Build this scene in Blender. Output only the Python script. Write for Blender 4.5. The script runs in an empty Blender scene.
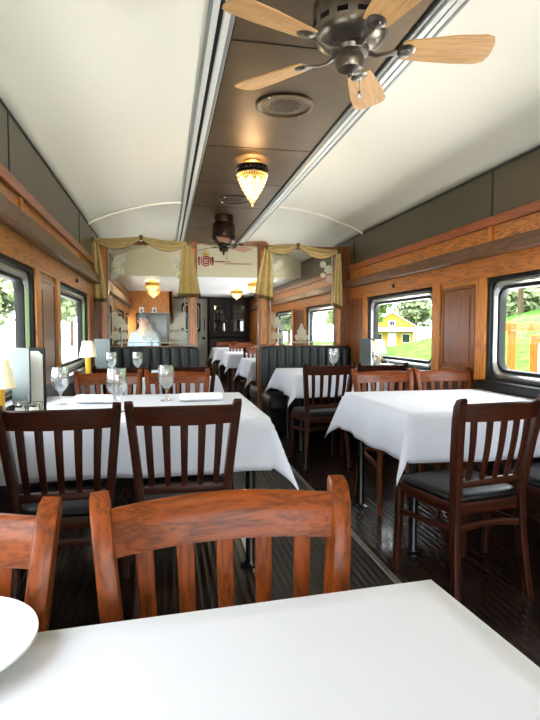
import bpy, bmesh, math, random
from mathutils import Vector, Matrix
random.seed(7)
PI = math.pi
SC = bpy.context.scene
COL = SC.collection
R = math.radians

# ------------------------------------------------------------------ materials
def lin(c):
    return tuple(((v/255)/12.92 if v/255 <= .04045 else ((v/255+.055)/1.055)**2.4) for v in c)

def mat(name, rgb, rough=.5, metal=0., spec=.5, bump=0., bscale=60, coat=0., var=0., vscale=8, emit=None, estr=0., trans=0., ior=1.45, sheen=0.):
    m = bpy.data.materials.new(name); m.use_nodes = True
    nt = m.node_tree; b = nt.nodes['Principled BSDF']
    c = lin(rgb)
    b.inputs['Base Color'].default_value = (*c, 1)
    b.inputs['Roughness'].default_value = rough
    b.inputs['Metallic'].default_value = metal
    b.inputs['Specular IOR Level'].default_value = spec
    b.inputs['Coat Weight'].default_value = coat
    b.inputs['Coat Roughness'].default_value = .12
    b.inputs['IOR'].default_value = ior
    b.inputs['Transmission Weight'].default_value = trans
    b.inputs['Sheen Weight'].default_value = sheen
    if emit:
        b.inputs['Emission Color'].default_value = (*lin(emit), 1); b.inputs['Emission Strength'].default_value = estr
    tc = nt.nodes.new('ShaderNodeTexCoord')
    if var:
        n = nt.nodes.new('ShaderNodeTexNoise'); n.inputs['Scale'].default_value = vscale; n.inputs['Detail'].default_value = 5
        nt.links.new(tc.outputs['Object'], n.inputs['Vector'])
        r = nt.nodes.new('ShaderNodeValToRGB')
        r.color_ramp.elements[0].color = (*[x*(1-var) for x in c], 1); r.color_ramp.elements[0].position = .3
        r.color_ramp.elements[1].color = (*[min(1, x*(1+var)) for x in c], 1); r.color_ramp.elements[1].position = .7
        nt.links.new(n.outputs['Fac'], r.inputs['Fac']); nt.links.new(r.outputs['Color'], b.inputs['Base Color'])
    if bump:
        n2 = nt.nodes.new('ShaderNodeTexNoise'); n2.inputs['Scale'].default_value = bscale; n2.inputs['Detail'].default_value = 3
        nt.links.new(tc.outputs['Object'], n2.inputs['Vector'])
        bp = nt.nodes.new('ShaderNodeBump'); bp.inputs['Strength'].default_value = bump; bp.inputs['Distance'].default_value = .004
        nt.links.new(n2.outputs['Fac'], bp.inputs['Height']); nt.links.new(bp.outputs['Normal'], b.inputs['Normal'])
    return m

def wood(name, light, dark, axis='Z', scale=1., rough=.35, cathedral=.5, coat=.3, contrast=.25, spec=.5):
    """grain runs along axis (object space)"""
    m = bpy.data.materials.new(name); m.use_nodes = True
    nt = m.node_tree; b = nt.nodes['Principled BSDF']; N = nt.nodes.new; L = nt.links.new
    tc = N('ShaderNodeTexCoord'); mp = N('ShaderNodeMapping')
    s = {'X': (1.2, 14, 14), 'Y': (14, 1.2, 14), 'Z': (14, 14, 1.2)}[axis]
    mp.inputs['Scale'].default_value = [v*scale for v in s]
    L(tc.outputs['Object'], mp.inputs['Vector'])
    n = N('ShaderNodeTexNoise'); n.inputs['Scale'].default_value = 1.; n.inputs['Detail'].default_value = 3; n.inputs['Distortion'].default_value = .6
    L(mp.outputs['Vector'], n.inputs['Vector'])
    mul = N('ShaderNodeMath'); mul.operation = 'MULTIPLY'; mul.inputs[1].default_value = 9*cathedral
    L(n.outputs['Fac'], mul.inputs[0])
    fr = N('ShaderNodeMath'); fr.operation = 'PINGPONG'; fr.inputs[1].default_value = .5
    L(mul.outputs[0], fr.inputs[0])
    n2 = N('ShaderNodeTexNoise'); n2.inputs['Scale'].default_value = 7.; n2.inputs['Detail'].default_value = 4
    L(mp.outputs['Vector'], n2.inputs['Vector'])
    add = N('ShaderNodeMath'); add.operation = 'ADD'
    m2 = N('ShaderNodeMath'); m2.operation = 'MULTIPLY'; m2.inputs[1].default_value = .8
    L(n2.outputs['Fac'], m2.inputs[0]); L(fr.outputs[0], add.inputs[0]); L(m2.outputs[0], add.inputs[1])
    r = N('ShaderNodeValToRGB')
    r.color_ramp.elements[0].color = (*lin(dark), 1); r.color_ramp.elements[0].position = .5-contrast
    r.color_ramp.elements[1].color = (*lin(light), 1); r.color_ramp.elements[1].position = .5+contrast
    L(add.outputs[0], r.inputs['Fac']); L(r.outputs['Color'], b.inputs['Base Color'])
    b.inputs['Roughness'].default_value = rough; b.inputs['Coat Weight'].default_value = coat; b.inputs['Coat Roughness'].default_value = .15; b.inputs['Specular IOR Level'].default_value = spec
    bp = N('ShaderNodeBump'); bp.inputs['Strength'].default_value = .08; bp.inputs['Distance'].default_value = .002
    L(add.outputs[0], bp.inputs['Height']); L(bp.outputs['Normal'], b.inputs['Normal'])
    return m

def thin_glass(name, refl=.07, tint=(1, 1, 1), rough=0., mx=.6):
    m = bpy.data.materials.new(name); m.use_nodes = True; nt = m.node_tree; nt.nodes.clear()
    o = nt.nodes.new('ShaderNodeOutputMaterial'); t = nt.nodes.new('ShaderNodeBsdfTransparent'); g = nt.nodes.new('ShaderNodeBsdfGlossy')
    lw = nt.nodes.new('ShaderNodeLayerWeight'); lw.inputs['Blend'].default_value = .25
    mr = nt.nodes.new('ShaderNodeMapRange'); mr.inputs['To Min'].default_value = refl; mr.inputs['To Max'].default_value = mx
    x = nt.nodes.new('ShaderNodeMixShader'); t.inputs['Color'].default_value = (*tint, 1); g.inputs['Roughness'].default_value = rough
    nt.links.new(lw.outputs['Fresnel'], mr.inputs['Value']); nt.links.new(mr.outputs['Result'], x.inputs['Fac'])
    nt.links.new(t.outputs[0], x.inputs[1]); nt.links.new(g.outputs[0], x.inputs[2]); nt.links.new(x.outputs[0], o.inputs['Surface'])
    return m

def frosted(name, rgb, fac, gl=0):
    m = bpy.data.materials.new(name); m.use_nodes = True; nt = m.node_tree; nt.nodes.clear()
    o = nt.nodes.new('ShaderNodeOutputMaterial'); t = nt.nodes.new('ShaderNodeBsdfTransparent'); d = nt.nodes.new('ShaderNodeBsdfDiffuse'); tl = nt.nodes.new('ShaderNodeBsdfTranslucent')
    d.inputs['Color'].default_value = (*lin(rgb), 1); tl.inputs['Color'].default_value = (*lin(rgb), 1)
    a = nt.nodes.new('ShaderNodeMixShader'); a.inputs[0].default_value = .5; x = nt.nodes.new('ShaderNodeMixShader'); x.inputs[0].default_value = fac
    nt.links.new(d.outputs[0], a.inputs[1]); nt.links.new(tl.outputs[0], a.inputs[2])
    nt.links.new(t.outputs[0], x.inputs[1]); nt.links.new(a.outputs[0], x.inputs[2]); nt.links.new(x.outputs[0], o.inputs['Surface'])
    if gl:
        g = nt.nodes.new('ShaderNodeBsdfGlossy'); g.inputs['Roughness'].default_value = .02; y = nt.nodes.new('ShaderNodeMixShader')
        lw = nt.nodes.new('ShaderNodeLayerWeight'); lw.inputs['Blend'].default_value = .3; mr = nt.nodes.new('ShaderNodeMapRange'); mr.inputs['To Min'].default_value = gl; mr.inputs['To Max'].default_value = .7
        nt.links.new(lw.outputs['Fresnel'], mr.inputs['Value']); nt.links.new(mr.outputs['Result'], y.inputs[0])
        nt.links.new(x.outputs[0], y.inputs[1]); nt.links.new(g.outputs[0], y.inputs[2]); nt.links.new(y.outputs[0], o.inputs['Surface'])
    return m

def ribbed(name, rgb, rough, scale, strength, axis='X', spec=.5, coat=0.):
    m = mat(name, rgb, rough, spec=spec, coat=coat, var=.25, vscale=3)
    nt = m.node_tree; b = nt.nodes['Principled BSDF']
    tc = nt.nodes.new('ShaderNodeTexCoord'); w = nt.nodes.new('ShaderNodeTexWave'); w.wave_type = 'BANDS'; w.bands_direction = axis
    w.inputs['Scale'].default_value = scale; w.inputs['Distortion'].default_value = 0
    nt.links.new(tc.outputs['Object'], w.inputs['Vector'])
    bp = nt.nodes.new('ShaderNodeBump'); bp.inputs['Strength'].default_value = strength; bp.inputs['Distance'].default_value = .004
    nt.links.new(w.outputs['Fac'], bp.inputs['Height']); nt.links.new(bp.outputs['Normal'], b.inputs['Normal'])
    return m

M = dict(
    oak_y=wood('oak_long', (186, 110, 34), (122, 64, 13), 'Y', 1., .4, .9, .1),
    oak_grain=wood('oak_cathedral', (188, 112, 32), (88, 42, 7), 'Y', .8, .4, 2.2, .1),
    oak_z=wood('oak_upright', (198, 122, 38), (132, 70, 14), 'Z', 1., .38, .9, .1),
    oak_panel=wood('oak_panel', (134, 72, 18), (82, 40, 7), 'Z', .9, .3, 1.0, .2),
    shelf=wood('shelf_wood', (100, 62, 28), (60, 34, 14), 'Y', 1., .45, .8, .1),
    rail=wood('red_oak_rail', (150, 74, 24), (100, 44, 12), 'Y', 1., .4, .8, .1),
    dado=wood('dado_wood', (66, 38, 20), (40, 22, 12), 'Z', 1., .4, .8),
    chair=wood('backlit', (60, 25, 11), (28, 11, 5), 'Z', 1.5, .38, .5, .08, .35, .25),  # chair wood with its backlit shade put into the colour
    chair_x=wood('backlit_cross', (62, 26, 11), (30, 12, 5), 'X', 1.5, .38, .5, .08, .35, .25),
    orange=wood('cherry_lit', (124, 58, 15), (64, 27, 6), 'Z', 2.6, .4, .45, .1, .32, .2),  # same chair wood, its lit tone put into the colour
    orange_x=wood('cherry_lit_cross', (124, 58, 15), (64, 27, 6), 'X', 2.6, .4, .45, .1, .32, .2),
    cream=mat('cream_ceiling', (236, 231, 212), .55, bump=.12, bscale=160),
    cream2=mat('cream_bulkhead', (214, 204, 172), .6),
    white_ceiling=mat('white_ceiling', (244, 246, 246), .5),
    bronze=mat('bronze_sheet', (98, 78, 52), .46, metal=.75, var=.12, vscale=4),
    olive=mat('olive_steel', (72, 64, 47), .42, metal=.2, var=.05, vscale=2),
    seam=mat('seam_black', (20, 18, 15), .6),
    rail_white=mat('white_moulding', (214, 214, 204), .35),
    rail_grey=mat('grey_moulding', (140, 142, 136), .4, metal=.4),
    black=mat('black_rubber', (9, 9, 9), .55, spec=.3),
    sill=mat('black_sill', (10, 10, 10), .4, spec=.3),
    alu=mat('brushed_aluminium', (200, 204, 200), .28, metal=.9),
    steel=mat('chrome_steel', (190, 192, 192), .15, metal=1.),
    darksteel=mat('dark_steel_leg', (60, 60, 60), .25, metal=.8),
    vinyl=mat('black_vinyl', (8, 8, 9), .42, spec=.25, bump=.1, bscale=200),
    bench=mat('slate_vinyl', (31, 35, 35), .42, spec=.4, bump=.06, bscale=150),
    cloth=mat('white_linen', (204, 206, 215), .85, bump=.35, bscale=9, sheen=.2),
    napkin=mat('white_napkin', (240, 240, 240), .8, bump=.1, bscale=300),
    china=mat('white_china', (222, 223, 222), .12, coat=.5),
    goblet=frosted('goblet_glass', (240, 244, 242), .09, .05),
    water=thin_glass('water', .03, (.97, .98, .97)),
    pane=thin_glass('window_pane_glass', .003, (.97, .98, .97), 0., .03),
    etchpane=thin_glass('etched_pane_glass', .006, (.98, .98, .95), 0., .05),
    etch=frosted('etched_frost', (235, 232, 215), .36),
    menu=mat('green_grey_leather', (70, 78, 76), .55, bump=.15, bscale=120),
    menu_black=mat('black_leather', (20, 20, 20), .4),
    paper=mat('menu_paper', (236, 232, 222), .8),
    shade=mat('cream_lampshade', (240, 228, 196), .8, emit=(255, 235, 190), estr=.12),
    yellow=mat('yellow_lamp_body', (214, 164, 40), .3, coat=.4),
    curtain=mat('olive_gold_fabric', (176, 150, 88), .8, bump=.15, bscale=300, var=.12, vscale=20, sheen=.3),
    curtain_trim=mat('bronze_fringe', (96, 76, 40), .85, bump=.5, bscale=300),
    iron=mat('black_iron', (16, 14, 12), .35, metal=.5),
    brass=mat('antique_pewter', (112, 104, 92), .32, metal=.9, var=.2, vscale=30),
    brass_dark=mat('dark_bronze', (62, 48, 36), .35, metal=.8, var=.2, vscale=30),
    gold=mat('gold', (214, 170, 80), .3, metal=.8),
    blade=wood('maple_blade', (196, 150, 92), (166, 120, 66), 'X', 1.5, .6, .5, 0.),
    blade_dark=wood('walnut_blade', (176, 124, 84), (144, 98, 64), 'X', 1.5, .5, .5, 0.),
    crystal=mat('crystal', (206, 172, 112), .1, spec=.9, emit=(255, 190, 90), estr=.18),
    bulb=mat('lamp_bulb', (255, 230, 180), .3, emit=(255, 200, 110), estr=5.),
    red=mat('red_paint', (150, 30, 34), .5),
    tan=mat('tan_paint', (190, 150, 120), .6),
    aisle=ribbed('ribbed_rubber', (40, 40, 39), .5, 9, .9, 'X'),
    planks=ribbed('dark_ribbed_planks', (40, 30, 25), .24, 8, .9, 'X', coat=.4),
    darkwall=wood('dark_walnut', (30, 20, 14), (15, 10, 7), 'Z', 1., .7, .8, 0.),
    darkpane=thin_glass('dark_cabinet_glass', .08, (.5, .5, .5)),
    steel_door=mat('brushed_steel_door', (128, 126, 116), .4, metal=.5, var=.06, vscale=6),
    white=mat('white_plastic', (230, 230, 226), .4),
    picture=mat('dark_mirror', (50, 48, 46), .08, metal=.7, var=.5, vscale=9),
    grass=mat('grass', (52, 86, 32), .9, spec=.0, var=.45, vscale=1.5, bump=.4, bscale=20),
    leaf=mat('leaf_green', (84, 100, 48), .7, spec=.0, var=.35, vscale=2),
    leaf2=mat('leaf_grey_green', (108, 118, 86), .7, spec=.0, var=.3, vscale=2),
    bark=mat('bark', (84, 70, 56), .9, spec=.0, var=.3, vscale=6),
    house=mat('yellow_siding', (176, 130, 54), .7, spec=.0),
    house_white=mat('white_trim', (200, 204, 208), .6, spec=.0),
    roof=mat('pale_roof', (150, 136, 110), .8, spec=.0),
    fence=wood('fence_timber', (140, 74, 32), (110, 54, 22), 'Z', .8, .7, .6, 0., .25, 0.),
    greypost=mat('grey_post', (150, 152, 148), .7, spec=.0, var=.2, vscale=12),
    bounce_ground=mat('pale_bounce_ground', (236, 236, 235), .95, spec=.0, var=.2, vscale=10),  # pale colour for the added ground that bounces daylight up
    gravel=mat('gravel', (150, 150, 149), .95, spec=.0, var=.3, vscale=10),
    vanwhite=mat('white_paint', (220, 222, 224), .3, coat=.5),
    vanyellow=mat('yellow_paint', (220, 170, 20), .35, coat=.5),
    tyre=mat('tyre', (24, 24, 24), .8),
    vanglass=mat('vehicle_glass', (30, 36, 40), .08),
    skin=mat('skin', (206, 160, 134), .5),
    hair=mat('grey_hair', (84, 78, 74), .7, bump=.5, bscale=90),
    shirt=mat('pale_blue_shirt', (176, 200, 216), .8, bump=.1, bscale=60),
    trousers=mat('dark_trousers', (40, 42, 50), .85),
    eye=mat('eye', (26, 22, 20), .2),
    lip=mat('lip', (168, 104, 92), .5),
)

# ------------------------------------------------------------------ mesh builder
class MB:
    def __init__(s): s.v = []; s.f = []
    def add(s, vs, fs):
        n = len(s.v); s.v += [tuple(v) for v in vs]; s.f += [[i+n for i in f] for f in fs]; return s
    def box(s, x0, x1, y0, y1, z0, z1):
        v = [(x, y, z) for z in (z0, z1) for y in (y0, y1) for x in (x0, x1)]
        return s.add(v, [(0, 2, 3, 1), (4, 5, 7, 6), (0, 1, 5, 4), (2, 6, 7, 3), (0, 4, 6, 2), (1, 3, 7, 5)])
    def obox(s, c, size, rot):
        m = Matrix.Rotation(rot, 3, 'Z'); c = Vector(c); a = len(s.v)
        x, y, z = [q/2 for q in size]; s.box(-x, x, -y, y, -z, z)
        for i in range(a, len(s.v)): s.v[i] = tuple(c + m @ Vector(s.v[i]))
        return s
    def loft(s, rings, caps=True, closed=True):
        n = len(rings[0]); vs = [p for r in rings for p in r]; fs = []
        for k in range(len(rings)-1):
            for i in range(n if closed else n-1):
                j = (i+1) % n
                fs.append((k*n+i, k*n+j, (k+1)*n+j, (k+1)*n+i))
        if caps and closed: fs += [tuple(range(n))[::-1], tuple((len(rings)-1)*n+i for i in range(n))]
        return s.add(vs, fs)
    def grid(s, nu, nv, fn):
        vs = [fn(i/nu, j/nv) for j in range(nv+1) for i in range(nu+1)]
        return s.add(vs, [(j*(nu+1)+i, j*(nu+1)+i+1, (j+1)*(nu+1)+i+1, (j+1)*(nu+1)+i) for j in range(nv) for i in range(nu)])
    def lathe(s, prof, c=(0, 0, 0), n=20, caps=True):
        rings = [[(c[0]+r*math.cos(2*PI*i/n), c[1]+r*math.sin(2*PI*i/n), c[2]+z) for i in range(n)] for r, z in prof]
        return s.loft(rings, caps)
    def sweep(s, pts, secs, side=(1, 0, 0), ch=.3, seg=2):
        """rounded-rectangle section (w along side, d across) swept along pts"""
        pts = [Vector(p) for p in pts]; rings = []
        if isinstance(secs, tuple): secs = [secs]*len(pts)
        for i, p in enumerate(pts):
            t = (pts[min(i+1, len(pts)-1)] - pts[max(i-1, 0)]).normalized()
            sd = Vector(side); sd = (sd - t*sd.dot(t)).normalized(); n = t.cross(sd)
            w, d = secs[i]; r = min(w, d)*ch; ring = []
            for sx, sy, a0 in ((1, 1, 0), (-1, 1, 90), (-1, -1, 180), (1, -1, 270)):
                for q in range(seg+1):
                    a = R(a0 + 90*q/seg)
                    ring.append(p + sd*(sx*(w/2-r)+r*math.cos(a)) + n*(sy*(d/2-r)+r*math.sin(a)))
            rings.append(ring)
        return s.loft(rings)
    def tube(s, pts, r, n=8, closed=False):
        pts = [Vector(p) for p in pts]; rings = []; L = len(pts)
        for i, p in enumerate(pts):
            t = ((pts[(i+1) % L] - pts[i-1]) if closed else (pts[min(i+1, L-1)] - pts[max(i-1, 0)])).normalized()
            ref = Vector((0, 0, 1)) if abs(t.z) < .9 else Vector((1, 0, 0))
            a = t.cross(ref).normalized(); b = t.cross(a)
            rr = r[i] if isinstance(r, (list, tuple)) else r
            rings.append([p + a*rr*math.cos(2*PI*k/n) + b*rr*math.sin(2*PI*k/n) for k in range(n)])
        if closed: rings.append(rings[0]); return s.loft(rings, False)
        return s.loft(rings)
    def ball(s, c, r, n=10, m=6, sc=(1, 1, 1)):
        rings = []
        for j in range(m+1):
            a = -PI/2 + PI*j/m; rr = max(math.cos(a), .02)
            rings.append([(c[0]+r*sc[0]*rr*math.cos(2*PI*i/n), c[1]+r*sc[1]*rr*math.sin(2*PI*i/n), c[2]+r*sc[2]*math.sin(a)) for i in range(n)])
        return s.loft(rings)
    def gem(s, c, r, h):
        x, y, z = c
        return s.add([(x+r, y, z), (x, y+r, z), (x-r, y, z), (x, y-r, z), (x, y, z+h), (x, y, z-h)],
                     [(0, 1, 4), (1, 2, 4), (2, 3, 4), (3, 0, 4), (1, 0, 5), (2, 1, 5), (3, 2, 5), (0, 3, 5)])
    def prism(s, poly, fn, d0, d1):
        """poly: 2-D points; fn(u,v,d)->3-D"""
        n = len(poly)
        return s.add([fn(u, v, d0) for u, v in poly]+[fn(u, v, d1) for u, v in poly],
                     [tuple(range(n))[::-1], tuple(range(n, 2*n))]+[(i, (i+1) % n, n+(i+1) % n, n+i) for i in range(n)])
    def shift(s, dx=0, dy=0, dz=0):
        s.v = [(x+dx, y+dy, z+dz) for x, y, z in s.v]; return s
    def xf(s, m):
        s.v = [tuple(m @ Vector(v)) for v in s.v]; return s
    def build(s, name, m, parent=None, smooth=40, bevel=0, solid=0, sub=0, recalc=True):
        me = bpy.data.meshes.new(name); me.from_pydata(s.v, [], s.f)
        if recalc:
            b = bmesh.new(); b.from_mesh(me); bmesh.ops.recalc_face_normals(b, faces=b.faces); b.to_mesh(me); b.free()
        if smooth:
            for p in me.polygons: p.use_smooth = True
            me.set_sharp_from_angle(angle=R(smooth))
        me.materials.append(M[m] if isinstance(m, str) else m)
        o = bpy.data.objects.new(name, me); COL.objects.link(o)
        if parent: o.parent = parent
        if solid:
            q = o.modifiers.new('thickness', 'SOLIDIFY'); q.thickness = solid; q.offset = -1
        if bevel:
            q = o.modifiers.new('bevel', 'BEVEL'); q.width = bevel; q.segments = 2; q.limit_method = 'ANGLE'; q.angle_limit = R(50)
        if sub:
            q = o.modifiers.new('sub', 'SUBSURF'); q.levels = sub; q.render_levels = sub
        return o

def tag(o, label, cat, group=None, kind=None):
    o['label'] = label; o['category'] = cat
    if group: o['group'] = group
    if kind: o['kind'] = kind
    return o
def thing(name, label, cat, loc=(0, 0, 0), rz=0, group=None):
    o = bpy.data.objects.new(name, None); COL.objects.link(o); o.empty_display_size = .1
    o.location = loc; o.rotation_euler = (0, 0, rz)
    return tag(o, label, cat, group)
def struct(o, label=None, cat=None):
    o['kind'] = 'structure'
    if label: o['label'] = label; o['category'] = cat
    return o
def copy_tree(o, parent=None):
    c = o.copy(); COL.objects.link(c)
    if parent: c.parent = parent
    for ch in [q for q in KIDS.get(o.name, [])]: copy_tree_child(ch, c)
    return c
def copy_tree_child(o, parent):
    c = o.copy(); COL.objects.link(c); c.parent = parent
    for ch in KIDS.get(o.name, []): copy_tree_child(ch, c)
KIDS = {}
def index_kids():
    KIDS.clear()
    for o in bpy.data.objects:
        if o.parent: KIDS.setdefault(o.parent.name, []).append(o)
def dup(o, loc, rz, label, group=None):
    index_kids(); c = copy_tree(o); c.location = loc; c.rotation_euler = (0, 0, rz); c['label'] = label
    if group: c['group'] = group
    return c
def rrect(w, h, r, n=6):
    p = []
    for sx, sy, a0 in ((1, 1, 0), (-1, 1, 90), (-1, -1, 180), (1, -1, 270)):
        for q in range(n+1):
            a = R(a0+90*q/n); p.append((sx*(w/2-r)+r*math.cos(a), sy*(h/2-r)+r*math.sin(a)))
    return p

# ------------------------------------------------------------------ camera
CAMX, H = .74, 1.18
cam = bpy.data.cameras.new('camera'); cam.sensor_fit = 'VERTICAL'; cam.sensor_height = 36; cam.lens = 541/720*36; cam.clip_start = .02
co = bpy.data.objects.new('camera', cam); COL.objects.link(co)
co.location = (CAMX, 0, H); co.rotation_euler = (R(90-3.142), 0, R(-11.07)); SC.camera = co

# ------------------------------------------------------------------ the carriage shell
XL, XR, Y0, YB, Y1 = -.03, 2.99, -2.7, 8.8, 14.6
ZE, ZT, ZF = 2.29, 2.55, 2.06          # ceiling edge, centre strip, low ceiling beyond the bulkhead
SX0, SX1 = 1.0, 1.93
AX0, AX1 = 1.17, 1.80
struct(MB().box(XL-.1, AX0, Y0, Y1, -.12, 0).box(AX1, XR+.1, Y0, Y1, -.12, 0).build('floor', 'planks', smooth=0), 'dark ribbed plank floor under the tables', 'floor')
struct(MB().box(AX0, AX1, Y0, Y1, -.12, .001).build('floor_aisle', 'aisle', smooth=0), 'dark grey ribbed rubber aisle runner', 'floor')
k = 0
for x in (AX0, AX1):
    t = MB().box(x-.016, x+.016, Y0, Y1, 0, .006)
    o = struct(t.build('trim_%d' % (1 if x == AX0 else 2), 'alu', bevel=.002), 'aluminium edge strip along the %s side of the aisle' % ('left' if x == AX0 else 'right'), 'floor strip')
    sc = MB()
    for i in range(60): sc.lathe([(.004, 0), (.003, .0015)], (x, Y0+.3+i*.22, .006), 6)
    sc.build('screw_heads', 'darksteel', o)

WIN = [(-.31, 1.19), (1.97, 3.47), (4.25, 5.75), (6.95, 8.42), (9.40, 10.8), (11.7, 13.1)]
WZ0, WZ1 = .82, 1.55
ZS0, ZS1, ZR0, ZR1 = 1.69, 1.78, 1.90, 1.965
wn = 0; tn = 10
for side in ('left', 'right'):
    X = XL if side == 'left' else XR; s = 1 if side == 'left' else -1     # s points into the room
    def bx(mb, d0, d1, y0, y1, z0, z1):
        a, b = X+s*d0, X+s*d1
        return mb.box(min(a, b), max(a, b), y0, y1, z0, z1)
    ys = [Y0]+[v for w in WIN for v in w]+[Y1]
    w = MB(); bx(w, -.09, 0, Y0, Y1, 0, WZ0)
    W = struct(w.build('wall_'+side, 'dado', smooth=0), 'dark wood lower side wall below the %s windows' % side, 'wall')
    p = MB()
    for a, b in zip(ys[0::2], ys[1::2]): bx(p, -.09, 0, a, b, WZ0, WZ1)
    p.build('pier', 'oak_z', W, smooth=0)
    h = MB(); bx(h, -.09, .012, Y0, Y1, WZ1, ZS0+.02); h.build('header_board', 'oak_y', W, bevel=.002)
    h = MB(); bx(h, -.09, .004, Y0, Y1, ZS1-.03, ZR0+.01); h.build('frieze_panel', 'oak_grain', W, smooth=0)
    def trim(mb, m_, lab, cat, bv=.004):
        global tn
        tn += 1; return struct(mb.build('trim_%d' % tn, m_, bevel=bv), lab % side, cat)
    h = MB(); bx(h, .0, .085, Y0, Y1, ZS0, ZS1); trim(h, 'shelf', 'brown wood ledge above the %s windows', 'ledge', .008)
    h = MB(); bx(h, 0, .03, Y0, Y1, ZR0, ZR1); trim(h, 'rail', 'red oak rail below the olive steel panel on the %s wall', 'rail')
    h = MB(); bx(h, -.09, .006, Y0, YB, ZR1-.01, ZE); bx(h, -.09, .006, YB, Y1, ZR1-.01, ZF+.02); h.build('upper_steel_panel', 'olive', W, smooth=0)
    h = MB(); bx(h, .002, .012, Y0, YB, ZE-.012, ZE+.004)
    for y in ([1.1, 3.44, 6.22] if side == 'right' else [1.1, 3.0, 5.33]):
        bx(h, .004, .010, y-.008, y+.008, ZR1, ZE)
    h.build('panel_seam', 'seam', W, smooth=0)
    b_ = MB()
    for y in ([1.1, 3.44, 6.2] if side == 'right' else [1.1, 3.2, 5.33]):
        bx(b_, .002, .02, y-.022, y+.022, ZS1, ZR0)
    b_.build('batten', 'oak_z', W, bevel=.003)
    # raised panels and uprights on the piers
    for a, b in zip(ys[0::2], ys[1::2]):
        if b < 0 or a > 9: continue
        if b-a > .6:
            m_, c_ = MB(), MB()
            a1, b1 = a+.15, b-.15
            bx(m_, 0, .014, a1, b1, WZ0+.03, WZ0+.06); bx(m_, 0, .014, a1, b1, WZ1-.06, WZ1-.03)
            bx(m_, 0, .014, a1, a1+.025, WZ0+.03, WZ1-.03); bx(m_, 0, .014, b1-.025, b1, WZ0+.03, WZ1-.03)
            bx(c_, 0, .006, a1+.025, b1-.025, WZ0+.06, WZ1-.06)
            bx(c_, 0, .013, a1+.07, b1-.07, WZ0+.11, WZ1-.11)
            m_.build('panel_moulding', 'oak_panel', W, bevel=.004); c_.build('raised_panel', 'oak_panel', W, bevel=.004)
            for q in (a, b-.13):
                u = MB(); bx(u, 0, .022, q, q+.13, WZ0, WZ1); u.build('upright', 'oak_z', W, bevel=.004)
    # vertical boards between the last window and the glazed partition
    bb = MB()
    for i in range(4):
        y = 5.80+i*.14; bx(bb, 0, .016, y, y+.125, WZ0-.3, WZ1)
    trim(bb, 'oak_panel', 'narrow oak boards between the last window and the etched screen on the %s wall', 'boards', .006)
    hk = MB()
    for y in (.4, 5.05): bx(hk, .012, .03, y-.012, y+.012, 1.60, 1.635)
    hk.build('coat_hook', 'iron', W, bevel=.003)
    sl = MB()
    for a, b in WIN: bx(sl, 0, .07, a-.02, b+.02, WZ0-.05, WZ0+.012); 
    trim(sl, 'sill', 'black sill below the %s windows', 'sill', .008)
    # windows
    for a, b in WIN:
        wn += 1
        yc, zc, ww, hh = (a+b)/2, (WZ0+WZ1)/2, b-a, WZ1-WZ0
        def ring(mb, stages):
            rings = []
            for (inset, r, d) in stages:
                rings.append([(X+s*d, yc+u, zc+v) for u, v in rrect(ww-2*inset, hh-2*inset, r)])
            return mb.loft(rings, False)
        fr = ring(MB(), [(0, .003, -.09), (0, .003, .004), (.012, .02, .012), (.03, .06, .006), (.036, .075, -.03)]).build('window_%d' % wn, 'black')
        struct(fr, 'rounded black train window on the %s wall' % side, 'window')
        ring(MB(), [(.034, .075, -.03), (.036, .08, -.012), (.052, .085, -.010), (.064, .085, -.028), (.070, .085, -.05)]).build('window_rim', 'alu', fr)
        ring(MB(), [(.066, .085, -.05), (.069, .085, -.030), (.088, .08, -.032), (.094, .08, -.06), (.09, .08, -.08)]).build('gasket', 'black', fr)
        g = MB().add([(X-s*.062, yc+u, zc+v) for u, v in rrect(ww-.17, hh-.17, .08)], [tuple(range(28))])
        g.build('window_pane', 'pane', fr, smooth=0)

# ceiling: two coved sides, a flat bronze strip, white mouldings
def cove(u):     # 0 at the wall, 1 at the strip
    return ZE + (ZT-ZE)*math.sin(u*PI/2)**.85
c = MB()
NY = 24
for xa, xb in ((XL-.02, SX0), (XR+.02, SX1)):
    c.grid(14, 2, lambda u, v, xa=xa, xb=xb: (xa+(xb-xa)*u, Y0+(YB-Y0)*v, cove(u)))
CE = struct(c.build('ceiling', 'cream', solid=-.04), 'cream coved ceiling panels either side of the centre strip', 'ceiling')
MB().box(SX0-.01, SX1+.01, Y0, YB, ZT, ZT+.05).build('centre_strip', 'bronze', CE, smooth=0)
sm = MB()
for y in (-2.2, -.1, 1.2, 2.62, 4.1, 5.1, 6.1, 7.4): sm.box(SX0+.07, SX1-.07, y-.003, y+.003, ZT-.003, ZT+.001)
sm.build('strip_seam', 'brass_dark', CE, smooth=0)
for sx, sg in ((SX0, 1), (SX1, -1)):
    a = MB(); b2 = MB(); g = MB()
    def bb2(mb, u0, u1, z0, z1):
        p, q = sx+sg*u0, sx+sg*u1; mb.box(min(p, q), max(p, q), Y0, YB, z0, z1)
    bb2(a, -.045, -.015, ZT-.012, ZT+.01); bb2(a, .005, .035, ZT-.028, ZT+.01)
    bb2(g, -.015, .005, ZT-.004, ZT+.01); bb2(g, .058, .066, ZT-.010, ZT+.01)
    bb2(b2, .035, .058, ZT-.016, ZT+.01); bb2(b2, -.062, -.045, ZT-.014, ZT+.01)
    a.build('ceiling_moulding', 'rail_white', CE, bevel=.003); g.build('moulding_groove', 'seam', CE, smooth=0); b2.build('ceiling_moulding_edge', 'rail_grey', CE, bevel=.003)
ar = MB()
for xa, xb in ((XL, SX0-.06), (XR, SX1+.06)):
    ar.sweep([(xa+(xb-xa)*i/14, 5.95, cove(min(1, abs((xa+(xb-xa)*i/14)-xa)/abs(SX0-XL)))-.007) for i in range(15)], (.06, .018), side=(0, 1, 0))
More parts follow.
